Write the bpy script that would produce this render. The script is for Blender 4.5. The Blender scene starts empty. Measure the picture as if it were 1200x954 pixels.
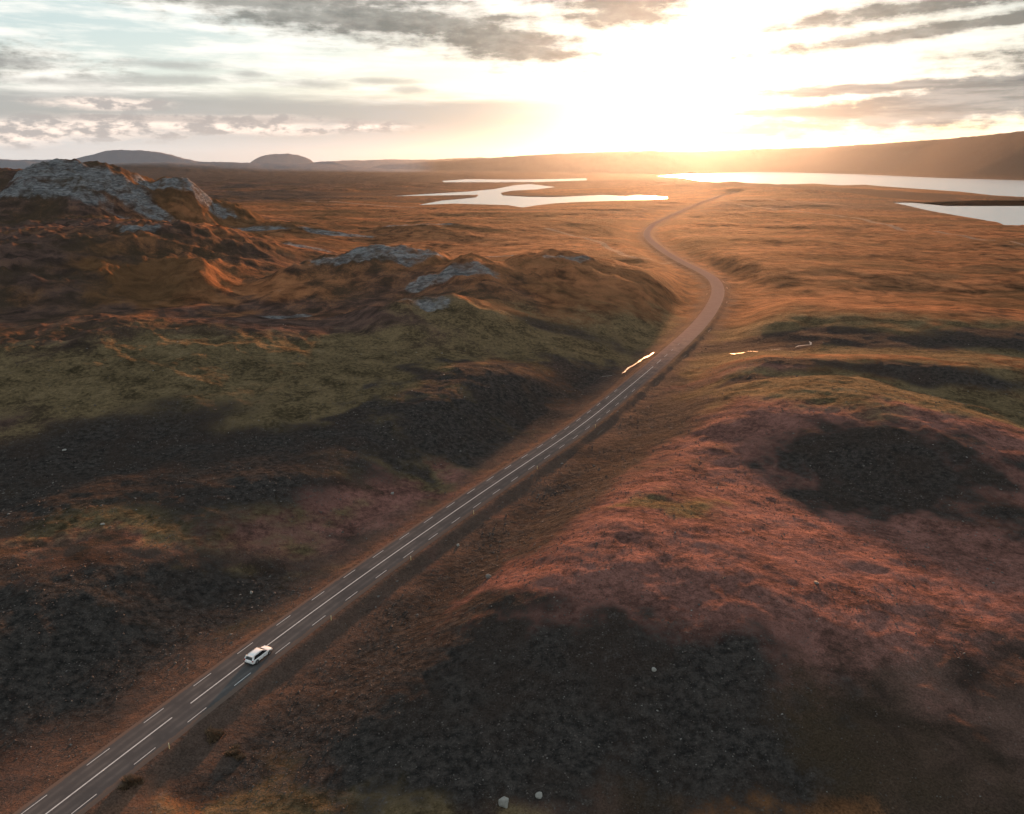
import bpy, bmesh, math, random
import numpy as np
from mathutils import Vector, noise as mnoise

random.seed(7)
CAR_FLIP = 0.0
rng = np.random.default_rng(7)
C = bpy.context.scene
COL = C.collection

# ------------------------------------------------------------------ camera model (photo pixels 1200 x 954)
F_PX, HCAM, YH = 950.0, 85.0, 192.0
PITCH = math.atan((477.0 - YH) / F_PX)
SP, CP = math.sin(PITCH), math.cos(PITCH)
SUN_AZ, SUN_EL = math.radians(11.3), math.radians(5.2)


def ray(px, py):
    d = py - 477.0
    fw = F_PX * CP - d * SP
    dn = F_PX * SP + d * CP
    return (px - 600.0) / fw, dn / fw          # lateral per forward, drop per forward


def at_z(px, py, z=0.0):
    """Ground position seen in direction (px, py) at height z."""
    u, k = ray(px, py)
    y = (HCAM - z) / k
    return u * y, y


# ------------------------------------------------------------------ noise
def _hash(ix, iy, seed):
    h = (ix.astype(np.int64) * 374761393 + iy.astype(np.int64) * 668265263 + seed * 1442695041) & 0xFFFFFFFF
    h = ((h ^ (h >> 13)) * 1274126177) & 0xFFFFFFFF
    h = h ^ (h >> 16)
    return h


def pnoise(x, y, seed=0):
    ix = np.floor(x); iy = np.floor(y)
    fx = x - ix; fy = y - iy
    u = fx * fx * fx * (fx * (fx * 6 - 15) + 10)
    v = fy * fy * fy * (fy * (fy * 6 - 15) + 10)
    def g(ax, ay, dx, dy):
        a = _hash(ax, ay, seed) * (2 * math.pi / 4294967296.0)
        return np.cos(a) * dx + np.sin(a) * dy
    n00 = g(ix, iy, fx, fy); n10 = g(ix + 1, iy, fx - 1, fy)
    n01 = g(ix, iy + 1, fx, fy - 1); n11 = g(ix + 1, iy + 1, fx - 1, fy - 1)
    return ((n00 * (1 - u) + n10 * u) * (1 - v) + (n01 * (1 - u) + n11 * u) * v) * 1.5


def fbm(x, y, wl, octv, seed, gain=0.5):
    s = np.zeros_like(x); a = 1.0
    c, sn = math.cos(0.6), math.sin(0.6)
    X, Y = x / wl, y / wl
    for o in range(octv):
        s += a * pnoise(X, Y, seed + o * 17)
        X, Y = (X * c - Y * sn) * 2.03 + 11.3, (X * sn + Y * c) * 2.03 - 7.1
        a *= gain
    return s


def ridged(x, y, wl, octv, seed, gain=0.5):
    s = np.zeros_like(x); a = 1.0
    X, Y = x / wl, y / wl
    for o in range(octv):
        s += a * (1.0 - np.abs(pnoise(X, Y, seed + o * 31)) * 2.2)
        X, Y = X * 2.07 + 3.7, Y * 2.07 + 9.1
        a *= gain
    return s - 0.9


def sstep(a, b, x):
    t = np.clip((x - a) / (b - a), 0, 1)
    return t * t * (3 - 2 * t)


# ------------------------------------------------------------------ road centre line
ROAD_PX = [(55, 954), (200, 842), (307, 760), (398, 693), (500, 622), (600, 553), (677, 503), (713, 473), (750, 443),
           (788, 410), (820, 380), (838, 354), (842, 338), (836, 326), (823, 318), (799, 306.5), (775, 292),
           (760, 279), (758, 272), (767, 262), (788, 252), (810, 242), (831, 234), (846, 228.5), (862, 225)]


def catmull(pts, per):
    P = np.array(pts, float)
    P = np.vstack([2 * P[0] - P[1], P, 2 * P[-1] - P[-2]])
    out = []
    for i in range(1, len(P) - 2):
        p0, p1, p2, p3 = P[i - 1:i + 3]
        t = np.linspace(0, 1, per, endpoint=False)[:, None]
        out.append(0.5 * (2 * p1 + (p2 - p0) * t + (2 * p0 - 5 * p1 + 4 * p2 - p3) * t * t + (3 * p1 - p0 - 3 * p2 + p3) * t ** 3))
    out.append(P[-2][None])
    return np.vstack(out)


def resample(P, step):
    d = np.r_[0, np.cumsum(np.hypot(*np.diff(P, axis=0).T))]
    n = max(2, int(d[-1] / step))
    s = np.linspace(0, d[-1], n)
    return np.c_[np.interp(s, d, P[:, 0]), np.interp(s, d, P[:, 1])]


def smooth(P, k):
    Q = P.copy()
    for _ in range(k):
        Q[1:-1] = 0.25 * Q[:-2] + 0.5 * Q[1:-1] + 0.25 * Q[2:]
    return Q


rw = np.array([at_z(*p) for p in ROAD_PX])
d0 = rw[0] - rw[3]; d0 = d0 / np.hypot(*d0)
rw = np.vstack([rw[0] + d0 * 260, rw[0] + d0 * 120, rw])
ROAD = smooth(resample(catmull(rw, 30), 4.0), 60)


def dist_poly(x, y, P):
    """distance to a polyline (P: n x 2)"""
    best = np.full(x.shape, 1e18)
    for (ax, ay), (bx, by) in zip(P[:-1], P[1:]):
        dx, dy = bx - ax, by - ay
        t = np.clip(((x - ax) * dx + (y - ay) * dy) / (dx * dx + dy * dy + 1e-9), 0, 1)
        np.minimum(best, (x - ax - t * dx) ** 2 + (y - ay - t * dy) ** 2, out=best)
    return np.sqrt(best)


ROAD_C = ROAD[::6] if (len(ROAD) - 1) % 6 == 0 else np.vstack([ROAD[::6], ROAD[-1:]])


def inside(x, y, P):
    r = np.zeros(x.shape, bool)
    n = len(P)
    for i in range(n):
        x1, y1 = P[i]; x2, y2 = P[(i + 1) % n]
        if y1 == y2: continue
        c = ((y1 > y) != (y2 > y)) & (x < (x2 - x1) * (y - y1) / (y2 - y1) + x1)
        r ^= c
    return r


# ------------------------------------------------------------------ lakes
ZW = -6.0
LAKES_PX = [
    [(517, 212), (547, 210), (600, 210.5), (640, 210), (688, 209), (688, 211.6), (660, 212.6), (629, 213.8), (560, 214), (520, 214)],
    [(485, 241.3), (517, 235), (540, 233), (557, 231.3), (560, 228.8), (525, 229.6), (485, 230.2), (462, 230.6), (462, 229.8), (485, 228.2),
     (547, 224.5), (579, 221.5), (603, 217), (621, 215.6), (653, 219.3), (629, 222.4), (600, 224), (587, 226.4), (590, 229),
     (620, 230.6), (651, 230.8), (680, 229.5), (707, 228.2), (733, 229.6), (747, 228), (781, 230.7), (783, 233), (760, 235), (707, 236.5),
     (670, 237.8), (651, 239), (629, 241.5), (613, 244), (595, 241.2), (560, 240.2), (533, 239.4)],
    [(768, 206.5), (800, 204.5), (885, 201), (1000, 204), (1100, 208.5), (1200, 211.5), (1320, 214), (1320, 240), (1200, 231.5), (1165, 229.6),
     (1127, 225.3), (1063, 220.8), (1030, 218.4), (1014, 216.8), (984, 217.6), (954, 215.4), (912, 216.8), (870, 215), (840, 214),
     (818, 212), (800, 208.4)],
    [(1044, 237.6), (1090, 237.2), (1146, 234.9), (1200, 235), (1320, 239), (1320, 290), (1200, 267.6), (1177, 265), (1169, 261.5), (1130, 255), (1090, 248), (1062, 241.5)],
]
LAKES = [np.array([at_z(px, py, ZW) for px, py in L]) for L in LAKES_PX]

# ------------------------------------------------------------------ hills: (px, py, z, lateral radius, depth near, depth far, turn deg, exponent)
HILLS = [
    # foreground right
    (700, 655, 10.0, 44, 32, 70, -12, 2.3),
    (840, 690, 8.0, 40, 30, 70, 10, 2.3),
    (520, 700, 6.5, 26, 24, 40, -14, 2.3),
    (380, 800, 3.5, 16, 12, 26, -14, 2.2),
    (1060, 482, 13.0, 46, 42, 50, -14, 2.6),
    (940, 468, 8.0, 42, 44, 40, 0, 2.4),
    (868, 434, 6.0, 26, 16, 24, -10, 2.2),
    (1180, 760, 5.0, 45, 30, 50, 0, 2.2),
    # band of low dunes right
    (1110, 428, 9.0, 120, 20, 40, -10, 2.4),
    (1040, 372, 9.0, 120, 30, 50, -8, 2.4),
    (1230, 395, 9.0, 90, 28, 40, -10, 2.2),
    (960, 365, 6.0, 120, 40, 40, -8, 2.2),
    # slope / massif left
    (50, 264, 43.0, 150, 200, 220, 0, 3.2),
    (-170, 245, 42.0, 280, 260, 260, 0, 3.0),
    (170, 268, 40.0, 50, 100, 110, 12, 3.0),
    (232, 302, 28.0, 28, 70, 60, 16, 2.6),
    (80, 190, 90.0, 95, 115, 220, 0, 2.0),
    (86, 187, 18.0, 45, 50, 60, 0, 1.6),
    (-10, 200, 77.0, 170, 130, 200, 0, 2.2),
    (200, 206, 72.0, 48, 80, 110, 16, 1.8),
    (250, 236, 42.0, 52, 80, 100, 20, 2.2),
    (330, 262, 20.0, 70, 90, 110, 0, 2.2),
    # middle ridge
    (455, 286, 34.0, 52, 80, 60, 8, 2.2),
    (385, 302, 26.0, 38, 66, 50, 0, 2.2),
    (548, 298, 32.0, 48, 90, 50, 0, 2.3),
    (645, 297, 28.0, 48, 90, 50, 0, 2.2),
    (712, 304, 21.0, 50, 90, 50, -8, 2.0),
    (775, 332, 11.0, 34, 70, 40, -16, 2.0),
    (500, 352, 23.0, 40, 46, 50, 0, 2.4),
    (350, 388, 11.0, 50, 40, 40, 6, 2.2),
    (430, 420, 8.0, 52, 46, 50, 15, 2.2),
    (110, 385, 20.0, 100, 80, 80, 6, 2.2),
    (250, 410, 12.0, 70, 50, 60, 10, 2.2),
    (80, 455, 6.0, 90, 30, 60, 6, 2.2),
    (330, 465, 6.0, 60, 26, 40, 12, 2.2),
    # low gully banks on the left plain
    (230, 602, 1.8, 34, 3.0, 7, 12, 2.0), (285, 588, 1.6, 30, 2.5, 6, 14, 2.0), (180, 622, 1.5, 26, 3.0, 6, 10, 2.0),
    # smooth dark knoll
    (600, 432, 10.0, 48, 34, 26, -6, 2.6),
    (700, 440, 7.0, 26, 26, 26, 0, 2.2),
    (520, 470, 9.0, 34, 30, 30, 0, 2.2),
    # lower left swells
    (150, 640, 5.0, 60, 30, 40, 12, 2.2),
    (20, 760, 4.5, 40, 26, 30, 0, 2.2),
    (330, 560, 4.0, 50, 18, 25, 12, 2.2),
    # plain beyond the ridge
    (560, 258, 12.0, 180, 120, 140, 0, 2.2),
    (480, 262, 14.0, 140, 120, 120, 0, 2.2),
    (960, 300, 9.0, 250, 120, 140, -6, 2.2),
    (1120, 282, 10.0, 260, 150, 160, -6, 2.2),
    # land between the lakes
    (930, 216, 22.0, 420, 300, 320, 0, 2.4),
    (1030, 219, 22.0, 330, 260, 260, 0, 2.4),
    (1110, 228, 16.0, 260, 190, 160, 0, 2.4),
    (830, 214, 18.0, 300, 300, 320, 0, 2.4),
    (745, 206, 16.0, 300, 300, 400, 0, 2.4),
    (1000, 219, 20.0, 260, 160, 160, 0, 2.4), (900, 218, 18.0, 200, 160, 160, 0, 2.4),
]
FAR = [  # (px, crest py, distance, lateral radius m, depth radius m, exponent): hills near the horizon
    (150, 176, 13500, 900, 620, 1.8), (60, 187, 15000, 1600, 600, 2.2), (-60, 184, 14000, 1500, 600, 2.0),
    (328, 180.5, 17500, 560, 600, 3.6), (378, 188.5, 10500, 380, 260, 1.9), (250, 190, 9500, 900, 900, 2.0), (180, 190.5, 9000, 900, 900, 2.0),
    (330, 191, 9800, 900, 900, 2.0), (470, 187, 19000, 2400, 1500, 2.2), (560, 185, 20000, 1800, 1500, 2.0), (-400, 182, 12000, 1800, 1500, 2.0),
]
# the long table ridge behind the lake: (px, crest py, crest distance, width of its near slope)
RIDGE = [(430, 193.5, 12500, 900), (500, 190, 12000, 1200), (560, 186, 11500, 1500), (640, 181, 11000, 1800), (700, 178.5, 10500, 2000), (780, 176.5, 9600, 2000),
         (860, 171, 8800, 1900), (930, 166, 8200, 1900), (1000, 162, 7700, 1900), (1100, 156, 7200, 1900), (1200, 149, 6800, 1900), (1330, 142, 6500, 1800), (1800, 130, 6500, 1800)]
HW = []
for (px, py, z, rx, rn, rf, a, p) in HILLS:
    X, Y = at_z(px, py, z) if py > 196 else (ray(px, py)[0] * 900, 900.0)
    if py <= 192:
        k = ray(px, py)[1]; Y = 900.0; X = ray(px, py)[0] * Y
        if z > 40: z = HCAM - k * Y
    HW.append((X, Y, z, rx, rn, rf, math.radians(a), p))
FW = []
for (px, py, Y, rx, ry, p) in FAR:
    u, k = ray(px, py)
    FW.append((u * Y, Y, HCAM - k * Y, rx, ry, p))


RU = np.array([math.atan(ray(p[0], 192)[0]) for p in RIDGE])
RZ = np.array([HCAM - ray(p[0], p[1])[1] * p[2] * math.cos(a) for p, a in zip(RIDGE, RU)])
RDist = np.array([float(p[2]) for p in RIDGE]); RWid = np.array([float(p[3]) for p in RIDGE])


def road_dist(x, y, r):
    lo, hi = r.min() - 130, r.max() + 130
    sr = np.hypot(ROAD_C[:, 0], ROAD_C[:, 1])
    best = np.full(x.shape, 400.0)
    for a, b, ra, rb in zip(ROAD_C[:-1], ROAD_C[1:], sr[:-1], sr[1:]):
        if max(ra, rb) < lo or min(ra, rb) > hi: continue
        np.minimum(best, dist_poly(x, y, (a, b)), out=best)
    return best


def height(x, y, detail=True):
    x = np.asarray(x, float); y = np.asarray(y, float)
    if len(x) <= 30000: return height_part(x, y, detail)
    out = [height_part(x[i:i + 20000], y[i:i + 20000], detail) for i in range(0, len(x), 20000)]
    return tuple(np.concatenate([o[k] for o in out]) for k in range(3))


def height_part(x, y, detail=True):
    r = np.hypot(x, y)
    rmin, rmax = r.min(), r.max()
    rd = road_dist(x, y, r)
    # smooth union of the hills
    K = 4.0
    acc = np.ones_like(x)
    acc2 = np.zeros_like(x)
    # warped coordinates make the outlines irregular
    wx = x + fbm(x, y, 90, 3, 5) * 14 * sstep(60, 500, r) * 1.0 + fbm(x, y, 30, 2, 8) * 3
    wy = y + fbm(x, y, 90, 3, 9) * 14 * sstep(60, 500, r) * 1.0 + fbm(x, y, 30, 2, 12) * 3
    for (X, Y, z, rx, rn, rf, a, p) in HW:
        rc, rr = math.hypot(X, Y), (rx + rn + rf) * 2.6 + 60
        if rc + rr < rmin or rc - rr > rmax: continue
        dx, dy = wx - X, wy - Y
        m = (np.abs(dx) < rx * 3.2 + rf + rn) & (np.abs(dy) < (rn + rf) * 2.4 + rx)
        if not m.any(): continue
        ddx, ddy = dx[m], dy[m]
        c, s = math.cos(a), math.sin(a)
        lx = ddx * c + ddy * s; ly = -ddx * s + ddy * c
        q = np.hypot(lx / rx, ly / np.where(ly < 0, rn, rf))
        h = z * np.exp(-0.693 * q ** p)
        acc[m] += np.expm1(h / K)
    h = K * np.log(acc)
    far = np.zeros_like(x)
    fm = y > 3000
    if fm.any():
        xf, yf = x[fm], y[fm]
        wxf = xf + fbm(xf, yf, 900, 4, 21) * 160
        accf = np.zeros_like(xf)
        for (X, Y, z, rx, ry, p) in FW:
            q = np.hypot((wxf - X) / rx, (yf - Y) / ry)
            accf = np.maximum(accf, z * np.exp(-0.693 * q ** p)) + 0.0 * q
        accf *= 1 + 0.06 * fbm(xf, yf, 500, 4, 33)
        azf = np.arctan2(xf, yf); rr_ = np.hypot(xf, yf) + fbm(xf, yf, 1500, 4, 35) * 260
        dc = np.interp(azf, RU, RDist); wd = np.interp(azf, RU, RWid)
        edge_ = np.clip((azf - RU[0]) / 0.02, 0, 1) * (yf > 0)
        t_ = np.clip((rr_ - (dc - wd)) / wd, 0, 1)
        zz = np.interp(azf, RU, RZ) * (t_ ** 1.15 * (1.6 - 0.6 * t_)) * edge_
        zz *= 1 + 0.05 * ridged(xf, yf, 700, 4, 37) * sstep(0, 0.5, t_) * sstep(1.0, 0.8, t_)
        far[fm] = np.maximum(accf, zz)
    h = np.maximum(h, 0) + far
    # undulation of the plain
    damp = sstep(12, 55, rd)
    amp = 1.2 + 1.6 * sstep(150, 600, r) + 3.0 * sstep(700, 2500, r)
    und = fbm(x, y, 130, 4, 41) * amp + fbm(x, y * 1.6, 420, 3, 47) * 2.6 * sstep(300, 1200, r)
    h += und * damp
    # rough rock and gullies on the high ground
    hi = sstep(6, 34, h) * (y < 3000)
    left = sstep(40, -160, x - 0.0 * y)
    h += ridged(x, y, 60, 5, 61, 0.52) * (2.6 * hi + 0.5 * left) * damp * (y < 3000)
    h += ridged(x * 1.0 + y * 0.55, (y - 0.4 * x) * 0.35, 16, 3, 71, 0.5) * 1.3 * hi * damp
    if detail:
        nd = sstep(700, 250, r)
        h += fbm(x, y, 9, 3, 81) * 0.34 * sstep(5, 18, rd) * nd
        h += ridged(x, y, 22, 3, 87) * 0.25 * sstep(8, 30, rd) * nd
    # road corridor: low embankment
    und0 = -1.3 + 0.35 * fbm(x, y, 25, 3, 91)
    corr = sstep(50, 16, rd) * (r < 3200)
    h = h * (1 - corr) + np.minimum(h, und0 + 0.5 * (h - und0) * sstep(14, 50, rd)) * corr
    bed = sstep(8.6, 4.6, rd)
    h = h * (1 - bed) + (-0.16) * bed
    # lakes
    lk = np.full(x.shape, 1e9)
    m = (y > 1200) & (y < 14000)
    if m.any():
        xm, ym = x[m], y[m]
        s = np.full(xm.shape, 1e9)
        for P in LAKES:
            if P[:, 1].min() > ym.max() + 400 or np.hypot(*P.T).max() < rmin - 400: continue
            d = dist_poly(xm, ym, np.vstack([P, P[:1]]))
            ins = inside(xm, ym, P)
            s = np.minimum(s, np.where(ins, -d, d))
        lk[m] = s
        hm = h[m]
        shore = ZW + 0.8 + np.clip(s, 0, None) * 0.02
        blend = sstep(900, 40, s)
        hm = np.where(s > 0, np.maximum(hm * (1 - blend) + np.minimum(hm, shore + 1) * blend, np.minimum(shore, ZW + 3)), ZW - 3.0 * sstep(0, -40, s) - 0.3)
        h[m] = hm
    low = y > 1200
    h = np.where(low & (lk > 0), np.maximum(h, ZW + 0.8), h)
    return h, rd, lk


def h1(x, y):
    a, _, _ = height(np.array([float(x)]), np.array([float(y)]))
    return float(a[0])


def locate(px, py):
    """Walk the sight line of a photo pixel until it meets the terrain."""
    u, k = ray(px, py)
    Y = 60 * 1.006 ** np.arange(900)
    hh, _, _ = height(u * Y, Y, False)
    z = HCAM - k * Y
    i = int(np.argmax(hh >= z))
    if i == 0 and hh[0] < z[0]: i = len(Y) - 1
    return u * Y[i], Y[i]


# ------------------------------------------------------------------ helpers for objects
def link(name, me, mat=None, parent=None):
    o = bpy.data.objects.new(name, me)
    COL.objects.link(o)
    if mat is not None: me.materials.append(mat)
    if parent is not None: o.parent = parent
    return o


def mesh_np(name, V, F, smooth_=True):
    me = bpy.data.meshes.new(name)
    V = np.asarray(V, np.float32); F = np.asarray(F, np.int32)
    me.vertices.add(len(V)); me.vertices.foreach_set('co', V.ravel())
    n = F.shape[1]
    me.loops.add(F.size); me.loops.foreach_set('vertex_index', F.ravel())
    me.polygons.add(len(F)); me.polygons.foreach_set('loop_start', np.arange(0, F.size, n, dtype=np.int32))
    me.polygons.foreach_set('loop_total', np.full(len(F), n, np.int32))
    me.polygons.foreach_set('use_smooth', np.full(len(F), smooth_))
    me.update(calc_edges=True)
    return me


def tag(o, label=None, cat=None, group=None, kind=None):
    if label: o['label'] = label
    if cat: o['category'] = cat
    if group: o['group'] = group
    if kind: o['kind'] = kind
    return o


class N:
    """small node-graph writer"""
    def __init__(s, tree): s.t = tree; s.n = tree.nodes; s.l = tree.links
    def put(s, sock, v):
        if isinstance(v, bpy.types.NodeSocket): s.l.new(v, sock)
        elif v is not None:
            if isinstance(v, (tuple, list)) and sock.type == 'RGBA' and len(v) == 3: v = (*v, 1)
            sock.default_value = v
    def math(s, op, a, b=None, c=None, clamp=False):
        n = s.n.new('ShaderNodeMath'); n.operation = op; n.use_clamp = clamp
        s.put(n.inputs[0], a); s.put(n.inputs[1], b); s.put(n.inputs[2], c)
        return n.outputs[0]
    def add(s, a, b): return s.math('ADD', a, b)
    def mul(s, a, b): return s.math('MULTIPLY', a, b)
    def sub(s, a, b): return s.math('SUBTRACT', a, b)
    def vmath(s, op, a, b=None):
        n = s.n.new('ShaderNodeVectorMath'); n.operation = op
        s.put(n.inputs[0], a); s.put(n.inputs[1], b)
        return n.outputs['Value'] if op in ('DOT_PRODUCT', 'LENGTH') else n.outputs[0]
    def ss(s, x, a, b):
        n = s.n.new('ShaderNodeMapRange'); n.interpolation_type = 'SMOOTHSTEP'
        s.put(n.inputs['Value'], x); n.inputs['From Min'].default_value = a; n.inputs['From Max'].default_value = b
        return n.outputs[0]
    def noise(s, vec, scale, detail=4, rough=0.55, dist=0.0):
        n = s.n.new('ShaderNodeTexNoise'); s.put(n.inputs['Vector'], vec)
        n.inputs['Scale'].default_value = scale; n.inputs['Detail'].default_value = detail
        n.inputs['Roughness'].default_value = rough; n.inputs['Distortion'].default_value = dist
        return n.outputs[0]
    def mix(s, f, a, b, mode='MIX'):
        n = s.n.new('ShaderNodeMix'); n.data_type = 'RGBA'; n.blend_type = mode
        s.put(n.inputs[0], f); s.put(n.inputs[6], a); s.put(n.inputs[7], b)
        return n.outputs[2]
    def comb(s, x, y, z):
        n = s.n.new('ShaderNodeCombineXYZ'); s.put(n.inputs[0], x); s.put(n.inputs[1], y); s.put(n.inputs[2], z)
        return n.outputs[0]
    def sep(s, v):
        n = s.n.new('ShaderNodeSeparateXYZ'); s.put(n.inputs[0], v); return n.outputs
    def bump(s, h, strength, dist, normal=None):
        n = s.n.new('ShaderNodeBump'); s.put(n.inputs['Height'], h)
        n.inputs['Strength'].default_value = strength; n.inputs['Distance'].default_value = dist
        if normal is not None: s.put(n.inputs['Normal'], normal)
        return n.outputs[0]


def new_mat(name):
    m = bpy.data.materials.new(name); m.use_nodes = True
    nt = m.node_tree
    return m, N(nt), nt.nodes['Principled BSDF']


def simple_mat(name, col, rough=0.6, metal=0.0, noise=0.0, scale=3.0, coat=0.0):
    m, g, b = new_mat(name)
    if noise:
        geo = g.n.new('ShaderNodeNewGeometry')
        f = g.noise(geo.outputs['Position'], scale, 4)
        lo = tuple(c * (1 - noise) for c in col); hi = tuple(min(1, c * (1 + noise)) for c in col)
        g.put(b.inputs['Base Color'], g.mix(f, lo, hi))
    else:
        b.inputs['Base Color'].default_value = (*col, 1)
    b.inputs['Roughness'].default_value = rough
    b.inputs['Metallic'].default_value = metal
    b.inputs['Coat Weight'].default_value = coat
    return m


# ------------------------------------------------------------------ terrain sheet
def build_terrain():
    az = np.concatenate([np.radians(np.arange(-180, -44, 2.0)), np.radians(np.arange(-44, 44, 0.078)), np.radians(np.arange(44, 180, 2.0))])
    r = [4.0]
    while r[-1] < 78: r.append(r[-1] * 1.06)
    while r[-1] < 420: r.append(r[-1] * 1.0042)
    while r[-1] < 2500: r.append(r[-1] * 1.0055)
    while r[-1] < 26000: r.append(r[-1] * 1.011)
    r = np.array(r)
    A, R = np.meshgrid(az, r)
    X = (R * np.sin(A)).ravel(); Y = (R * np.cos(A)).ravel()
    Z, rd, lk = height(X, Y)
    nr, na = R.shape
    i = np.arange(nr - 1)[:, None] * na; j = np.arange(na)[None, :]; j2 = (j + 1) % na
    Fq = np.stack([(i + j), (i + j2), (i + na + j2), (i + na + j)], -1).reshape(-1, 4)
    # centre cap
    V = np.c_[X, Y, Z]
    V = np.vstack([V, [[0, 0, h1(0, 0.01)]]])
    me = mesh_np('ground', V, Fq)
    X = V[:, 0]; Y = V[:, 1]
    zone = cover_and_shade(X, Y, V[:, 2], np.r_[rd, 99], np.r_[lk, 1e9])
    for nm in ('cover', 'cover_b'):
        at = me.color_attributes.new(nm, 'FLOAT_COLOR', 'POINT')
        at.data.foreach_set('color', zone[nm].astype(np.float32).ravel())
    return me


def blob(x, y, W, px, py, rx, ry, a=0.0, soft=1.0, wob=0.35, seed=3):
    """irregular patch of ground cover or painted light and shade, centred where the sight line of (px, py) meets the ground; radii in metres"""
    X, Y = locate(px, py)
    c, s = math.cos(math.radians(a)), math.sin(math.radians(a))
    lx = (x - X) * c + (y - Y) * s; ly = -(x - X) * s + (y - Y) * c
    q = np.hypot(lx / rx, ly / ry)
    m = q < 2.5
    out = np.zeros_like(x)
    if not m.any(): return out
    w = W[1] if max(rx, ry) > 35 else W[0]
    w = W[2] if max(rx, ry) > 150 else w
    qq = q[m] + wob * (w[m] if seed % 2 else -w[m])
    out[m] = sstep(1 + 0.45 * soft, 1 - 0.45 * soft, qq)
    return out


MOSS = [(120, 440, 110, 36, 8), (330, 440, 70, 50, 8), (250, 415, 60, 30, 0), (470, 490, 34, 34, 0), (430, 430, 50, 40, 0),
        (700, 400, 40, 40, 0), (590, 395, 40, 30, 0), (900, 395, 60, 40, 0), (1050, 405, 130, 50, -8), (1130, 470, 60, 30, 0),  # the wide valley band is moss that also paints the valley's shade
        (960, 450, 60, 26, -10), (200, 600, 30, 14, 0), (780, 395, 30, 40, 0), (420, 900, 20, 14, 0), (270, 720, 30, 12, 20), (800, 590, 12, 8, 0)]
RED = [(620, 650, 34, 30, 0), (740, 600, 60, 46, 0), (800, 520, 60, 50, 0), (900, 590, 60, 40, 0), (870, 440, 34, 20, 0), (980, 465, 60, 16, -12),  # reddish scoria; the sunlit pink of the near mounds is put in too
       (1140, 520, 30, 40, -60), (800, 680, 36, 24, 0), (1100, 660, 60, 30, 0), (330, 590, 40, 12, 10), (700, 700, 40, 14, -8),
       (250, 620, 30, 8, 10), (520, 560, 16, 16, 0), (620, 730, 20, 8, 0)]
GOLD = [(700, 350, 50, 50, 0), (640, 380, 40, 16, 0), (930, 290, 500, 420, 0), (720, 270, 300, 420, 0), (450, 250, 400, 500, 0), (1150, 330, 220, 130, 0), (230, 320, 60, 60, 0), (250, 245, 70, 90, 0),  # patches on the left spur paint its sunlit orange flank
        (330, 275, 120, 120, 0), (350, 925, 22, 9, 8), (880, 945, 14, 5, 0), (1000, 340, 260, 120, 0), (1080, 425, 120, 14, -14),  # narrow band at the right paints a sunlit ridge edge
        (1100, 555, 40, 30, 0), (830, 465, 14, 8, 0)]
DARK_SAND_SHADE = [(100, 555, 62, 34, 8), (300, 525, 50, 12, 8), (60, 800, 40, 24, 0), (300, 700, 26, 10, 0), (600, 470, 34, 34, 0), (720, 450, 30, 26, 0),
        (1040, 552, 33, 24, -6), (1000, 525, 18, 12, -6), (590, 790, 30, 15, -6), (740, 800, 24, 13, 0), (330, 850, 22, 14, 12), (430, 790, 24, 17, 20), (260, 900, 12, 8, 0), (480, 850, 16, 10, 0), (400, 900, 12, 6, 0),  # slope shade painted into the hill hollow and near flanks
        (580, 632, 15, 34, -26), (668, 570, 18, 50, -26), (760, 497, 18, 70, -28), (480, 720, 12, 18, -26), (140, 700, 30, 10, 0), (560, 870, 30, 12, 0), (860, 870, 10, 10, 0),  # long turned patches paint the shaded strip beside the road
        (870, 445, 12, 5, 0), (500, 500, 26, 20, 0), (1060, 398, 130, 16, -8), (1100, 440, 90, 8, -14)]  # painted shade: mound foot, valley band, shadow below the ridge edge
ROCK = [(430, 298, 46, 10, 0), (600, 300, 24, 8, 0), (310, 268, 40, 12, 0), (530, 320, 20, 7, 0), (450, 290, 34, 11, 0), (400, 305, 26, 8, 0), (645, 300, 22, 8, 0), (500, 355, 13, 8, 0), (490, 335, 8, 9, 0), (340, 372, 12, 5, 0),
        (560, 315, 11, 6, 0), (360, 290, 24, 9, 0), (80, 202, 90, 30, 0), (200, 214, 50, 22, 0), (165, 268, 14, 7, 0), (50, 222, 70, 14, 0),
        (140, 222, 60, 14, 0), (480, 264, 50, 10, 0), (380, 274, 44, 10, 0), (240, 232, 30, 12, 0)]
TRACKS = [[(823, 318), (790, 308), (740, 302), (700, 283), (640, 268)], [(831, 241), (870, 241), (930, 247), (1010, 257), (1100, 272), (1220, 292)],
          [(840, 236), (880, 233), (930, 236), (990, 241)], [(360, 236), (420, 239), (485, 243)]]


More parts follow.
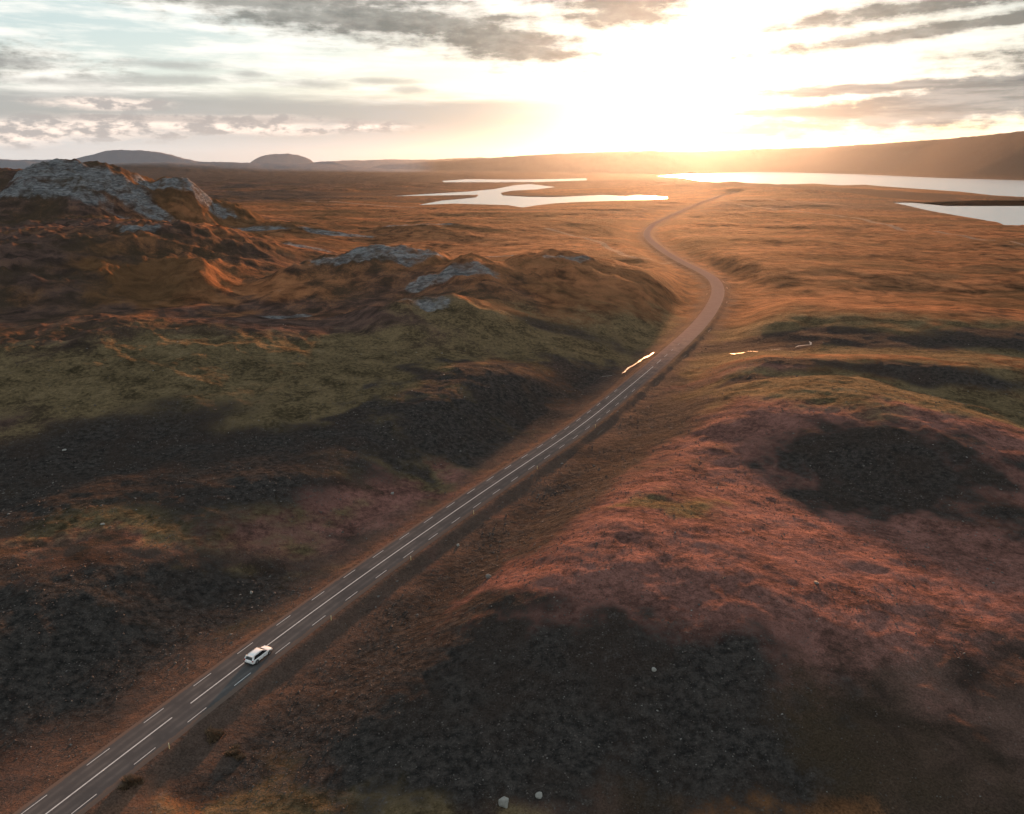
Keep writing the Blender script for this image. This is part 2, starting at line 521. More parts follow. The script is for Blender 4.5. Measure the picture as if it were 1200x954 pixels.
def cover_and_shade(x, y, z, rd, lk):
    n = len(x)
    acc = {k: np.zeros(n) for k in ('moss', 'red', 'gold', 'dark', 'rock', 'track')}
    W = [fbm(x, y, 14, 4, 301), fbm(x, y, 45, 5, 302), fbm(x, y, 220, 5, 303)]
    for k, L in (('moss', MOSS), ('red', RED), ('gold', GOLD), ('dark', DARK_SAND_SHADE), ('rock', ROCK)):
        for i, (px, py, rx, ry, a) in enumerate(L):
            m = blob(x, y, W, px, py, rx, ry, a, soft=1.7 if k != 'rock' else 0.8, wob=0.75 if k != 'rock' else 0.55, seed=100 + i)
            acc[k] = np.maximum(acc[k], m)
    r = np.hypot(x, y)
    east = sstep(-0.42, -0.12, x / np.maximum(y, 1.0))
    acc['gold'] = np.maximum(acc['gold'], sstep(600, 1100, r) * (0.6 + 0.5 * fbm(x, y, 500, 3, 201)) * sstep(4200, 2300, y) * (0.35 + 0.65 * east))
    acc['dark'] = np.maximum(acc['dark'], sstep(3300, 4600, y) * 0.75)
    rock_haze = sstep(8000, 9500, y) * sstep(-0.08, -0.14, x / np.maximum(y, 1.0))  # far left hills: haze paleness put into a grey rock colour
    acc['rock'] = np.maximum(acc['rock'], rock_haze * 1.6)
    acc['dark'] *= 1 - 0.95 * rock_haze
    acc['gold'] *= 1 - rock_haze
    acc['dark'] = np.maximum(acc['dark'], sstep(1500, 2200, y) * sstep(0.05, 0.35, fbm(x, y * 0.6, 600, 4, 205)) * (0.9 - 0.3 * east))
    for T in TRACKS:
        P = np.array([locate(*p) for p in T])
        P = catmull(P, 8)
        d = dist_poly(x, y, P)
        w = np.clip(r * 0.0034, 2.0, 9)
        acc['track'] = np.maximum(acc['track'], sstep(w * 1.6, w * 0.6, d))
    verge = sstep(17, 7, rd + 5 * fbm(x, y, 14, 3, 211))
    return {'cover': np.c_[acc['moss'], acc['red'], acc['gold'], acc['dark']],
            'cover_b': np.c_[acc['rock'], acc['track'], verge, rock_haze]}


def ground_material():
    m, g, b = new_mat('cover_and_shade')
    geo = g.n.new('ShaderNodeNewGeometry'); P = geo.outputs['Position']
    def attr(nm):
        a = g.n.new('ShaderNodeAttribute'); a.attribute_name = nm; return a
    ca, cb = attr('cover'), attr('cover_b')
    s = g.n.new('ShaderNodeSeparateColor'); g.l.new(ca.outputs['Color'], s.inputs[0])
    t = g.n.new('ShaderNodeSeparateColor'); g.l.new(cb.outputs['Color'], t.inputs[0])
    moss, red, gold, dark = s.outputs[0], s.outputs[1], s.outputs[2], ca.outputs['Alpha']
    rock, track = t.outputs[0], t.outputs[1]
    # noises at many scales
    n_l = g.noise(P, 0.012, 5, 0.6)
    n_m = g.noise(P, 0.09, 6, 0.62, 0.4)
    n_s = g.noise(P, 0.7, 6, 0.65)
    n_f = g.noise(P, 3.2, 4, 0.7)
    z = g.sep(geo.outputs['Normal'])[2]
    def vary(c0, c1, f): return g.mix(f, c0, c1)
    base = vary((0.040, 0.030, 0.026), (0.155, 0.096, 0.078), g.ss(n_m, 0.3, 0.72))
    base = g.mix(g.ss(n_l, 0.42, 0.62), base, (0.062, 0.046, 0.031))
    c_moss = vary((0.040, 0.033, 0.020), (0.225, 0.164, 0.090), g.ss(g.add(g.mul(n_m, 0.5), g.mul(n_s, 0.5)), 0.34, 0.66))
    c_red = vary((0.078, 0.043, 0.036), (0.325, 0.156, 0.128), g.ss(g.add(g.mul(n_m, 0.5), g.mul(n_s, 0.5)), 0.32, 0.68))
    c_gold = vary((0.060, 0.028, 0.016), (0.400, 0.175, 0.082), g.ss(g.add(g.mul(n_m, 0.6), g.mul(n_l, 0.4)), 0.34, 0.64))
    c_sand_shade = vary((0.021, 0.0205, 0.020), (0.076, 0.067, 0.061), g.ss(n_s, 0.3, 0.7))  # dark sand, and the shade painted on slopes and hollows
    c_sand_shade = g.mix(g.mul(g.ss(g.add(g.mul(n_m, 0.5), g.mul(n_l, 0.5)), 0.46, 0.62), 0.75), c_sand_shade, (0.050, 0.038, 0.032))
    strat = g.noise(g.vmath('MULTIPLY', P, (0.35, 0.35, 1.6)), 0.35, 6, 0.6, 1.2)
    c_rock = vary((0.060, 0.063, 0.068), (0.270, 0.272, 0.276), g.ss(strat, 0.30, 0.70))
    def edge(mask, w=0.9):
        nn = g.add(g.add(g.mul(n_m, 0.42), g.mul(n_s, 0.33)), g.mul(n_f, 0.25))
        return g.ss(g.add(mask, g.mul(g.sub(nn, 0.5), w * 1.6)), 0.16, 0.84)
    band = g.ss(g.noise(g.vmath('MULTIPLY', P, (0.5, 1.0, 1.0)), 0.0065, 6, 0.62, 0.6), 0.42, 0.60)
    c_gold = g.mix(g.mul(band, 0.8), c_gold, vary((0.038, 0.026, 0.015), (0.150, 0.090, 0.045), n_m))
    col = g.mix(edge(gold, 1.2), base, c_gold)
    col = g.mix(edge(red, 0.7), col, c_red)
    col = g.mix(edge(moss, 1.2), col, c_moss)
    col = g.mix(edge(dark, 1.5), col, c_sand_shade)
    col = g.mix(g.mul(edge(rock, 1.6), g.ss(g.add(n_m, g.mul(rock, 0.12)), 0.38, 0.70)), col, c_rock)
    col = g.mix(g.ss(track, 0.15, 0.9), col, vary((0.16, 0.11, 0.085), (0.34, 0.24, 0.18), n_s))
    col = g.mix(g.mul(t.outputs[2], 0.8), col, vary((0.070, 0.050, 0.040), (0.175, 0.115, 0.090), n_s))
    col = g.mix(g.mul(cb.outputs['Alpha'], 0.8), col, vary((0.17, 0.19, 0.22), (0.27, 0.29, 0.32), n_m))  # bluish fade of the far hills painted into their rock
    # pebbles and lichen flecks
    v = g.n.new('ShaderNodeTexVoronoi'); g.put(v.inputs['Vector'], P); v.inputs['Scale'].default_value = 0.55
    fleck = g.mul(g.ss(v.outputs['Distance'], 0.16, 0.05), g.ss(n_m, 0.42, 0.6))
    col = g.mix(g.mul(fleck, 0.35), col, (0.20, 0.185, 0.165))
    grit = g.ss(n_f, 0.25, 0.75)
    col = g.mix(0.75, col, g.mix(grit, (0.32, 0.32, 0.32), (1.12, 1.12, 1.12)), 'MULTIPLY')
    g.put(b.inputs['Base Color'], col)
    b.inputs['Roughness'].default_value = 0.95
    b.inputs['Specular IOR Level'].default_value = 0.003
    b1 = g.bump(g.noise(P, 0.06, 6, 0.62), 0.6, 7.0)
    vh = g.n.new('ShaderNodeTexVoronoi'); vh.feature = 'F1'; vh.inputs['Scale'].default_value = 0.75
    wv = g.n.new('ShaderNodeTexNoise'); g.put(wv.inputs['Vector'], P); wv.inputs['Scale'].default_value = 0.6
    g.put(vh.inputs['Vector'], g.vmath('ADD', P, g.vmath('MULTIPLY', wv.outputs['Color'], (2.2, 2.2, 2.2))))
    hummock = g.mul(vh.outputs['Distance'], g.mul(g.ss(n_l, 0.36, 0.56), -0.50))
    b2 = g.bump(g.add(n_s, hummock), 0.6, 0.6, b1)
    b3 = g.bump(n_f, 0.85, 0.30, b2)
    g.put(b.inputs['Normal'], b3)
    return m


ground = link('ground', build_terrain(), ground_material())
tag(ground, kind='structure')


# ------------------------------------------------------------------ water
def water_material(name, rough, ripple):
    m, g, b = new_mat(name)
    geo = g.n.new('ShaderNodeNewGeometry')
    b.inputs['Base Color'].default_value = (0.17, 0.21, 0.23, 1)
    b.inputs['Roughness'].default_value = rough
    b.inputs['IOR'].default_value = 2.2
    n = g.noise(geo.outputs['Position'], ripple, 4, 0.6)
    g.put(b.inputs['Normal'], g.bump(n, 1.0, 0.10))
    return m


wm = water_material('lake_water', 0.25, 0.4)
for P in LAKES:
    x0, y0 = P.min(0) - 60; x1, y1 = P.max(0) + 60
    nx, ny = 24, 24
    gx, gy = np.meshgrid(np.linspace(x0, x1, nx), np.linspace(y0, y1, ny))
    V = np.c_[gx.ravel(), gy.ravel(), np.full(gx.size, ZW)]
    i = (np.arange(ny - 1)[:, None] * nx + np.arange(nx - 1)[None]).ravel()
    o = link('lake', mesh_np('lake', V, np.c_[i, i + 1, i + nx + 1, i + nx]), wm)
    tag(o, kind='structure')


# ------------------------------------------------------------------ road
def normals(P):
    T = np.gradient(P, axis=0); T /= np.hypot(*T.T)[:, None]
    return np.c_[T[:, 1], -T[:, 0]]            # to the right of travel


def strip(name, P, offs, zs, mat):
    """sheet swept along P with the given cross-section offsets"""
    NR = normals(P); k = len(offs); n = len(P)
    V = np.concatenate([np.c_[P + NR * o, np.full(n, z)] for o, z in zip(offs, zs)])
    F = []
    a = np.arange(n - 1)
    for q in range(k - 1):
        F.append(np.c_[q * n + a, (q + 1) * n + a, (q + 1) * n + a + 1, q * n + a + 1])
    me = mesh_np(name, V, np.vstack(F))
    at = me.attributes.new('across', 'FLOAT', 'POINT')
    at.data.foreach_set('value', np.repeat(np.array(offs, np.float32), n))
    return link(name, me, mat)


def asphalt():
    m, g, b = new_mat('asphalt')
    P = g.n.new('ShaderNodeNewGeometry').outputs['Position']
    n1 = g.noise(P, 0.25, 5, 0.6); n2 = g.noise(P, 14, 3, 0.6)
    c = g.mix(n1, (0.062, 0.061, 0.062), (0.115, 0.108, 0.104))
    c = g.mix(0.5, c, g.mix(n2, (0.5, 0.5, 0.5), (1, 1, 1)), 'MULTIPLY')
    # far along, the same road is gravel
    ao = g.n.new('ShaderNodeAttribute'); ao.attribute_name = 'across'
    off = g.math('ABSOLUTE', ao.outputs['Fac'])
    wear = g.math('SUBTRACT', 1.0, g.math('MINIMUM', g.math('ABSOLUTE', g.sub(g.math('ABSOLUTE', g.sub(off, 1.65)), 0.75)), 0.5))
    c = g.mix(g.mul(g.ss(wear, 0.5, 1.0), g.ss(n1, 0.3, 0.6)), c, g.mix(1.0, c, (1.35, 1.33, 1.3), 'MULTIPLY'))
    patch = g.ss(g.noise(g.vmath('MULTIPLY', P, (0.6, 0.6, 1.0)), 0.06, 3, 0.5), 0.52, 0.56)
    c = g.mix(g.mul(patch, 0.3), c, (0.050, 0.050, 0.052))
    crumb = g.ss(g.add(off, g.mul(g.sub(g.noise(P, 1.1, 4, 0.6), 0.5), 0.9)), 3.45, 3.7)
    c = g.mix(crumb, c, g.mix(n2, (0.075, 0.055, 0.045), (0.16, 0.12, 0.10)))
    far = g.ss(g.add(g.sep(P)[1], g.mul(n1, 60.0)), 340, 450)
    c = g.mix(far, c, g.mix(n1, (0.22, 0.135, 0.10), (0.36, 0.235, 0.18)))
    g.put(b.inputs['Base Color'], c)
    b.inputs['Roughness'].default_value = 0.75
    b.inputs['Specular IOR Level'].default_value = 0.0
    b.inputs['Roughness'].default_value = 0.95
    g.put(b.inputs['Normal'], g.bump(n2, 0.3, 0.02))
    return m


RD = ROAD
road = strip('road', RD, [-7.4, -4.2, -3.55, 0, 3.55, 4.2, 7.4], [-1.2, -0.08, 0.0, 0.06, 0.0, -0.08, -1.2], asphalt())
tag(road, kind='structure')

paint = simple_mat('road_paint', (0.52, 0.52, 0.51), 0.8, noise=0.35, scale=1.5)
paint.node_tree.nodes['Principled BSDF'].inputs['Specular IOR Level'].default_value = 0.0


def along(P, s0, s1, off, w, z, step=2.0):
    d = np.r_[0, np.cumsum(np.hypot(*np.diff(P, axis=0).T))]
    NR = normals(P)
    s = np.arange(s0, s1 + 1e-6, min(step, s1 - s0))
    c = np.c_[np.interp(s, d, P[:, 0]), np.interp(s, d, P[:, 1])]
    n = np.c_[np.interp(s, d, NR[:, 0]), np.interp(s, d, NR[:, 1])]
    a, b = c + n * (off - w / 2), c + n * (off + w / 2)
    k = len(s)
    V = np.vstack([np.c_[a, np.full(k, z)], np.c_[b, np.full(k, z)]])
    i = np.arange(k - 1)
    return V, np.c_[i, k + i, k + i + 1, i + 1]


ROAD_S = np.r_[0, np.cumsum(np.hypot(*np.diff(RD, axis=0).T))]


def s_of(px, py):
    X, Y = at_z(px, py)
    return float(ROAD_S[np.argmin(np.hypot(RD[:, 0] - X, RD[:, 1] - Y))])


VV, FF, base = [], [], 0
def put_line(s0, s1, off, w, z):
    global base
    V, F = along(RD, s0, s1, off, w, z)
    VV.append(V); FF.append(F + base); base += len(V)


s_gap = s_of(209, 836)
s_end = s_of(768, 428)
put_line(40, s_gap - 1.2, 0.0, 0.22, 0.066)
put_line(s_gap + 1.2, s_end, 0.0, 0.22, 0.066)
s = 40.0
for k_ in range(5):
    put_line(s_end + 5 + k_ * 14, s_end + 5 + k_ * 14 + 9 - 1.6 * k_, 0.0, 0.18 - 0.02 * k_, 0.066)
s_edge = s_of(735, 456)
while s < s_edge:
    put_line(s, s + 5.2, -3.1, 0.13, 0.020)
    put_line(s + 3.0, s + 8.2, 3.1, 0.13, 0.020)
    s += 10.4
marks = link('road_markings', mesh_np('road_markings', np.vstack(VV), np.vstack(FF), False), paint)
tag(marks, kind='structure')


# ------------------------------------------------------------------ small waters beside the road
stream_m = water_material('stream_water', 0.42, 0.8)
stream_m.node_tree.nodes['Principled BSDF'].inputs['IOR'].default_value = 1.14
STREAMS = [([(766, 414), (754, 420), (748, 426), (739, 430), (733, 436), (728, 438)], 0.55), ([(717, 441), (711, 442.5), (706, 442)], 0.9),
           ([(930, 407.5), (938, 406), (947, 405.2), (951, 403.4), (948, 401.5)], 0.8), ([(856, 415), (863, 415.6), (870, 414.6)], 0.7), ([(876, 412.8), (882, 412.2), (889, 412.6)], 0.6), ([(905, 411.4), (914, 409.8)], 0.35)]
for L, wd in STREAMS:
    P = resample(catmull([locate(*p) for p in L], 8), 2.5)
    P = P + np.c_[pnoise(P[:, 0] / 6, P[:, 1] / 6, 5), pnoise(P[:, 0] / 6, P[:, 1] / 6, 6)] * 1.2
    NR = normals(P); n = len(P)
    w = wd * (0.35 + 1.3 * np.abs(pnoise(P[:, 0] / 5, P[:, 1] / 5, 9)))[:, None]
    w[0] = w[-1] = 0.15
    A, B = P - NR * w, P + NR * w
    zA, zB = height(A[:, 0], A[:, 1])[0], height(B[:, 0], B[:, 1])[0]
    zz = np.maximum(zA, zB) + 0.15
    V = np.vstack([np.c_[A, zz], np.c_[B, zz]]); i = np.arange(n - 1)
    o = link('stream', mesh_np('stream', V, np.c_[i, n + i, n + i + 1, i + 1]), stream_m)
    tag(o, kind='structure')

# ------------------------------------------------------------------ loose stones and grass
def rand_ground(n, r0, r1, az=0.72, power=1.0):
    r = r0 * (r1 / r0) ** (rng.random(n) ** power)
    a = (rng.random(n) * 2 - 1) * az
    x, y = r * np.sin(a), r * np.cos(a)
    z, rd, _ = height(x, y)
    return x, y, z, rd


def stone_color():
    m, g, b = new_mat('loose_stone')
    P = g.n.new('ShaderNodeNewGeometry')
    f = g.noise(P.outputs['Position'], 0.5, 3)
    f2 = P.outputs['Random Per Island']
    c = g.mix(g.math('POWER', f2, 12.0), g.mix(f, (0.05, 0.047, 0.045), (0.10, 0.08, 0.07)), (0.20, 0.19, 0.175))
    g.put(b.inputs['Base Color'], c); b.inputs['Roughness'].default_value = 0.9
    b.inputs['Specular IOR Level'].default_value = 0.2
    return m


x, y, z, rd = rand_ground(60000, 78, 420)
gcs = cover_and_shade(x, y, z, rd, np.full(len(x), 1e9))['cover'][:, 3]
k = (rd > 5.2) & (rng.random(len(x)) < 0.35 + gcs) & (fbm(x, y, 20, 3, 401) + 0.25 * rng.standard_normal(len(x)) > -0.15)
x, y, z = x[k], y[k], z[k]
n = len(x)
sz = (0.05 + 0.11 * rng.random(n) ** 3 + 0.10 * rng.random(n) ** 30) * np.clip(np.hypot(x, y) / 120, 0.9, 1.8)
OC = np.array([[1, 0, 0], [0, 1, 0], [-1, 0, 0], [0, -1, 0], [0, 0, 1], [0, 0, -1]], float)
OF = np.array([[0, 1, 4], [1, 2, 4], [2, 3, 4], [3, 0, 4], [1, 0, 5], [2, 1, 5], [3, 2, 5], [0, 3, 5]])
V = OC[None] * sz[:, None, None] * (0.65 + 0.7 * rng.random((n, 6, 1))) * np.array([1.2, 1.0, 0.75]) + rng.standard_normal((n, 6, 3)) * sz[:, None, None] * 0.22
ca_, sa_ = np.cos(rng.random(n) * 6.28), np.sin(rng.random(n) * 6.28)
V = np.stack([V[..., 0] * ca_[:, None] - V[..., 1] * sa_[:, None], V[..., 0] * sa_[:, None] + V[..., 1] * ca_[:, None], V[..., 2]], -1)
V += np.c_[x, y, z + sz * 0.2][:, None, :]
Fq = (OF[None] + (np.arange(n) * 6)[:, None, None]).reshape(-1, 3)
tag(link('gravel', mesh_np('gravel', V.reshape(-1, 3), Fq, False), stone_color()), 'small dark and pale stones strewn over the bare ground', kind='stuff')


def grass_mat():
    m, g, b = new_mat('dry_grass')
    P = g.n.new('ShaderNodeNewGeometry')
    c = g.mix(g.noise(P.outputs['Position'], 0.07, 3), (0.045, 0.034, 0.022), (0.17, 0.098, 0.060))
    g.put(b.inputs['Base Color'], c); b.inputs['Roughness'].default_value = 0.9
    b.inputs['Specular IOR Level'].default_value = 0.1
    return m


gm = grass_mat()


def tuft_mesh(x, y, z, h, w, nb):
    n = len(x)
    a = rng.random((n, nb)) * 6.283
    lean = (0.25 + 0.6 * rng.random((n, nb))) * h[:, None]
    r = rng.random((n, nb)) * w[:, None] * 0.5
    bx, by = x[:, None] + np.cos(a) * r, y[:, None] + np.sin(a) * r
    tx, ty = bx + np.cos(a) * lean, by + np.sin(a) * lean
    hw = w[:, None] * 0.16
    px_, py_ = -np.sin(a) * hw, np.cos(a) * hw
    zb = z[:, None] - 0.08 + 0 * a
    zt = z[:, None] + h[:, None] * (0.6 + 0.5 * rng.random((n, nb)))
    V = np.stack([np.stack([bx - px_, by - py_, zb], -1), np.stack([bx + px_, by + py_, zb], -1), np.stack([tx, ty, zt], -1)], 2)
    F = np.arange(n * nb * 3).reshape(-1, 3)
    return V.reshape(-1, 3), F


x, y, z, rd = rand_ground(60000, 78, 215)
gc = cover_and_shade(x, y, z, rd, np.full(len(x), 1e9))['cover']
k = (rng.random(len(x)) > 1.5 * gc[:, 3] - 0.1) & (rd > 5.6) & (fbm(x, y, 26, 4, 411) + 0.2 * rng.standard_normal(len(x)) > 0.12)
x, y, z = x[k], y[k], z[k]
sc_ = np.clip(np.hypot(x, y) / 130, 0.9, 1.8)
V, Fq = tuft_mesh(x, y, z, (0.03 + 0.08 * rng.random(len(x)) ** 2) * sc_, (0.20 + 0.45 * rng.random(len(x)) ** 2) * sc_, 6)
tag(link('grass', mesh_np('grass', V, Fq, False), gm), 'low dry grass tufts scattered over the slopes', kind='stuff')

# ------------------------------------------------------------------ boulders one can point at
def make_boulder(px, py, size, label, col, elong=1.0, seed=0):
    X, Y = locate(px, py)
    bm = bmesh.new()
    bmesh.ops.create_icosphere(bm, subdivisions=4, radius=1.0)
    rr = random.Random(seed)
    o1 = Vector((rr.random() * 50, rr.random() * 50, rr.random() * 50))
    planes = [Vector((rr.gauss(0, 1), rr.gauss(0, 1), rr.gauss(0.3, 0.8))).normalized() for _ in range(9)]
    for v in bm.verts:
        d = v.co.normalized(); q = 1.0
        for pl in planes:
            dt = d.dot(pl)
            if dt > 0.62: q = min(q, 0.66 / dt + 0.02)
        q += 0.07 * mnoise.noise(d * 2.2 + o1) + 0.03 * mnoise.noise(d * 7 + o1)
        v.co = Vector((d.x * 1.0, d.y * 0.8, d.z * 0.85 * elong)) * q * size
    me = bpy.data.meshes.new('boulder'); bm.to_mesh(me); bm.free()
    for p in me.polygons: p.use_smooth = True
    o = link('boulder', me, col)
    o.location = (X, Y, h1(X, Y) + size * 0.35); o.rotation_euler = (rr.uniform(-0.2, 0.2), rr.uniform(-0.2, 0.2), rr.random() * 6)
    tag(o, label, 'boulder', 'boulders lying on the bare slopes')


pale = simple_mat('pale_boulder', (0.23, 0.225, 0.205), 0.9, noise=0.45, scale=2.5)
brown = simple_mat('brown_boulder', (0.15, 0.13, 0.115), 0.9, noise=0.4, scale=3.0)
for args in [
        (590, 947, 0.95, 'tall pale grey boulder, the biggest, at the bottom edge of the picture', pale, 1.35, 1),
        (632, 936, 0.60, 'smaller pale boulder to the right of the biggest boulder', pale, 1.0, 2),
        (295, 698, 0.50, 'pale boulder on the dark ground up the slope from the white car', pale, 0.8, 3),
        (537, 640, 0.50, 'pale boulder on the dark verge between road and pink hill', pale, 0.9, 4),
        (573, 678, 0.80, 'dark brown boulder on the lit pink slope', brown, 0.8, 5),
        (76, 529, 0.70, 'pale boulder on the dark sand plain under the mossy slope', pale, 0.6, 6),
        (121, 617, 0.55, 'small pale boulder at the left where the brown soil meets dark sand', pale, 0.7, 7),
        (460, 580, 0.55, 'pale boulder near the left end of the small gully', pale, 0.8, 8),
        (957, 684, 0.65, 'flat pinkish boulder on the open brown slope at the right', brown, 0.5, 9),
        (766, 786, 0.50, 'pale boulder inside the dark hollow of the near hill', pale, 0.9, 10)]:
    make_boulder(*args)

# ------------------------------------------------------------------ tawny shrubs
def make_shrub(px, py, rad, label, seed):
    X, Y = locate(px, py)
    r_ = np.random.default_rng(seed)
    n = 260
    cl = r_.standard_normal((6, 2)) * rad * 0.5; ci = r_.integers(0, 6, n)
    ox = cl[ci, 0] + r_.standard_normal(n) * rad * 0.22; oy = cl[ci, 1] * 0.7 + r_.standard_normal(n) * rad * 0.2
    q = np.minimum(np.hypot(ox, oy), rad * 1.2)
    x, y = X + ox, Y + oy
    z = height(x, y)[0] + 0.4 * rad * np.maximum(1 - (q / rad) ** 2, 0) * (0.5 + 0.5 * r_.random(n)) * 0.5
    V, Fq = tuft_mesh(x, y, z, np.full(n, 0.42) * (0.5 + r_.random(n)), np.full(n, 0.45), 8)
    z0 = h1(X, Y)
    V = V - np.array([X, Y, z0])
    o = link('shrub', mesh_np('shrub', V, Fq, False), bush_m)
    o.location = (X, Y, z0)
    tag(o, label, 'shrub', 'tawny shrubs near the road')


bush_m = simple_mat('shrub_leaves', (0.13, 0.085, 0.05), 0.9, noise=0.5, scale=0.8)
make_shrub(250, 866, 1.7, 'tawny round shrub on the dark slope right of the road, nearest to it', 1)
make_shrub(152, 920, 1.2, 'low brown shrub beside the road near the bottom left corner', 2)
make_shrub(276, 884, 1.0, 'small brown shrub just below the round tawny shrub', 3)

# ------------------------------------------------------------------ delineator posts
post_m = simple_mat('post_yellow', (0.62, 0.50, 0.25), 0.6, noise=0.15)
refl_m = simple_mat('post_reflector', (0.85, 0.85, 0.85), 0.25)


def box_bm(bm, cx, cy, cz, sx, sy, sz_):
    r = bmesh.ops.create_cube(bm, size=1.0)
    for v in r['verts']: v.co = Vector((cx + v.co.x * sx, cy + v.co.y * sy, cz + v.co.z * sz_))
    return r['verts']


def bm_obj(name, bm, mat, parent=None, bevel=0.0, smooth_=False):
    if bevel:
        bmesh.ops.bevel(bm, geom=[e for e in bm.edges], offset=bevel, segments=2, affect='EDGES', profile=0.6)
    bmesh.ops.recalc_face_normals(bm, faces=bm.faces)
    me = bpy.data.meshes.new(name); bm.to_mesh(me); bm.free()
    for p in me.polygons: p.use_smooth = smooth_
    return link(name, me, mat, parent)


proto = bpy.data.objects.new('marker_post', None); COL.objects.link(proto)
bm = bmesh.new(); box_bm(bm, 0, 0, 0.45, 0.14, 0.07, 1.1); bm_obj('post', bm, post_m, proto, 0.015)
bm = bmesh.new(); box_bm(bm, 0, -0.04, 0.86, 0.08, 0.016, 0.16); bm_obj('reflector', bm, refl_m, proto, 0.004)
POSTS = [((381, 722), 'yellow roadside marker post, the first one ahead of the white car'), ((470, 656), 'yellow roadside marker post, the second one ahead of the car'),
         ((556, 598), 'yellow roadside marker post, the third one ahead of the car'), ((628, 549), 'yellow roadside marker post, the fourth one ahead of the car'),
         ((693, 500), 'yellow roadside marker post, the farthest one along the straight'), ((197, 868), 'yellow roadside marker post behind the car, near the round tawny shrub')]
NRM = normals(RD); TAN = np.c_[-NRM[:, 1], NRM[:, 0]]
for i, ((px, py), lab) in enumerate(POSTS):
    o = proto
    if i:
        o = proto.copy(); COL.objects.link(o)
        for ch in proto.children:
            c = ch.copy(); COL.objects.link(c); c.parent = o
    j = int(np.argmin(np.abs(ROAD_S - s_of(px, py))))
    p = RD[j] + NRM[j] * 5.0
    o.location = (p[0], p[1], h1(p[0], p[1]) + 0.05)
    o.rotation_euler = (0, 0, math.atan2(TAN[j][1], TAN[j][0]) - math.pi / 2)
    tag(o, lab, 'marker post', 'marker posts along the right verge')

# ------------------------------------------------------------------ the white car, driving away along the right lane
car_paint = simple_mat('car_paint', (0.80, 0.80, 0.80), 0.28, coat=0.8)
glass_m = simple_mat('car_glass', (0.012, 0.014, 0.017), 0.06)
trim_m = simple_mat('car_trim', (0.02, 0.02, 0.02), 0.6)
tyre_m = simple_mat('car_tyre', (0.018, 0.018, 0.018), 0.9)
rim_m = simple_mat('car_rim', (0.45, 0.45, 0.46), 0.35, metal=0.9)
lamp_r = simple_mat('tail_lamp', (0.35, 0.015, 0.012), 0.2)
lamp_w = simple_mat('head_lamp', (0.7, 0.7, 0.72), 0.1)
plate_m = simple_mat('number_plate', (0.7, 0.7, 0.7), 0.5)


def loft(stations, smooth_=True):
    """stations: list of (x, [(y, z) ...]) right half profiles from bottom centre to top centre, mirrored"""
    bm = bmesh.new(); rings = []
    for x, prof in stations:
        full = [(-y, z) for y, z in prof] + [(y, z) for y, z in reversed(prof) if abs(y) > 1e-6]
        rings.append([bm.verts.new((x, y, z)) for y, z in full])
    for r0, r1 in zip(rings[:-1], rings[1:]):
        k = len(r0)
        for i in range(k):
            bm.faces.new((r0[i], r0[(i + 1) % k], r1[(i + 1) % k], r1[i]))
    bm.faces.new(rings[0][::-1]); bm.faces.new(rings[-1])
    return bm


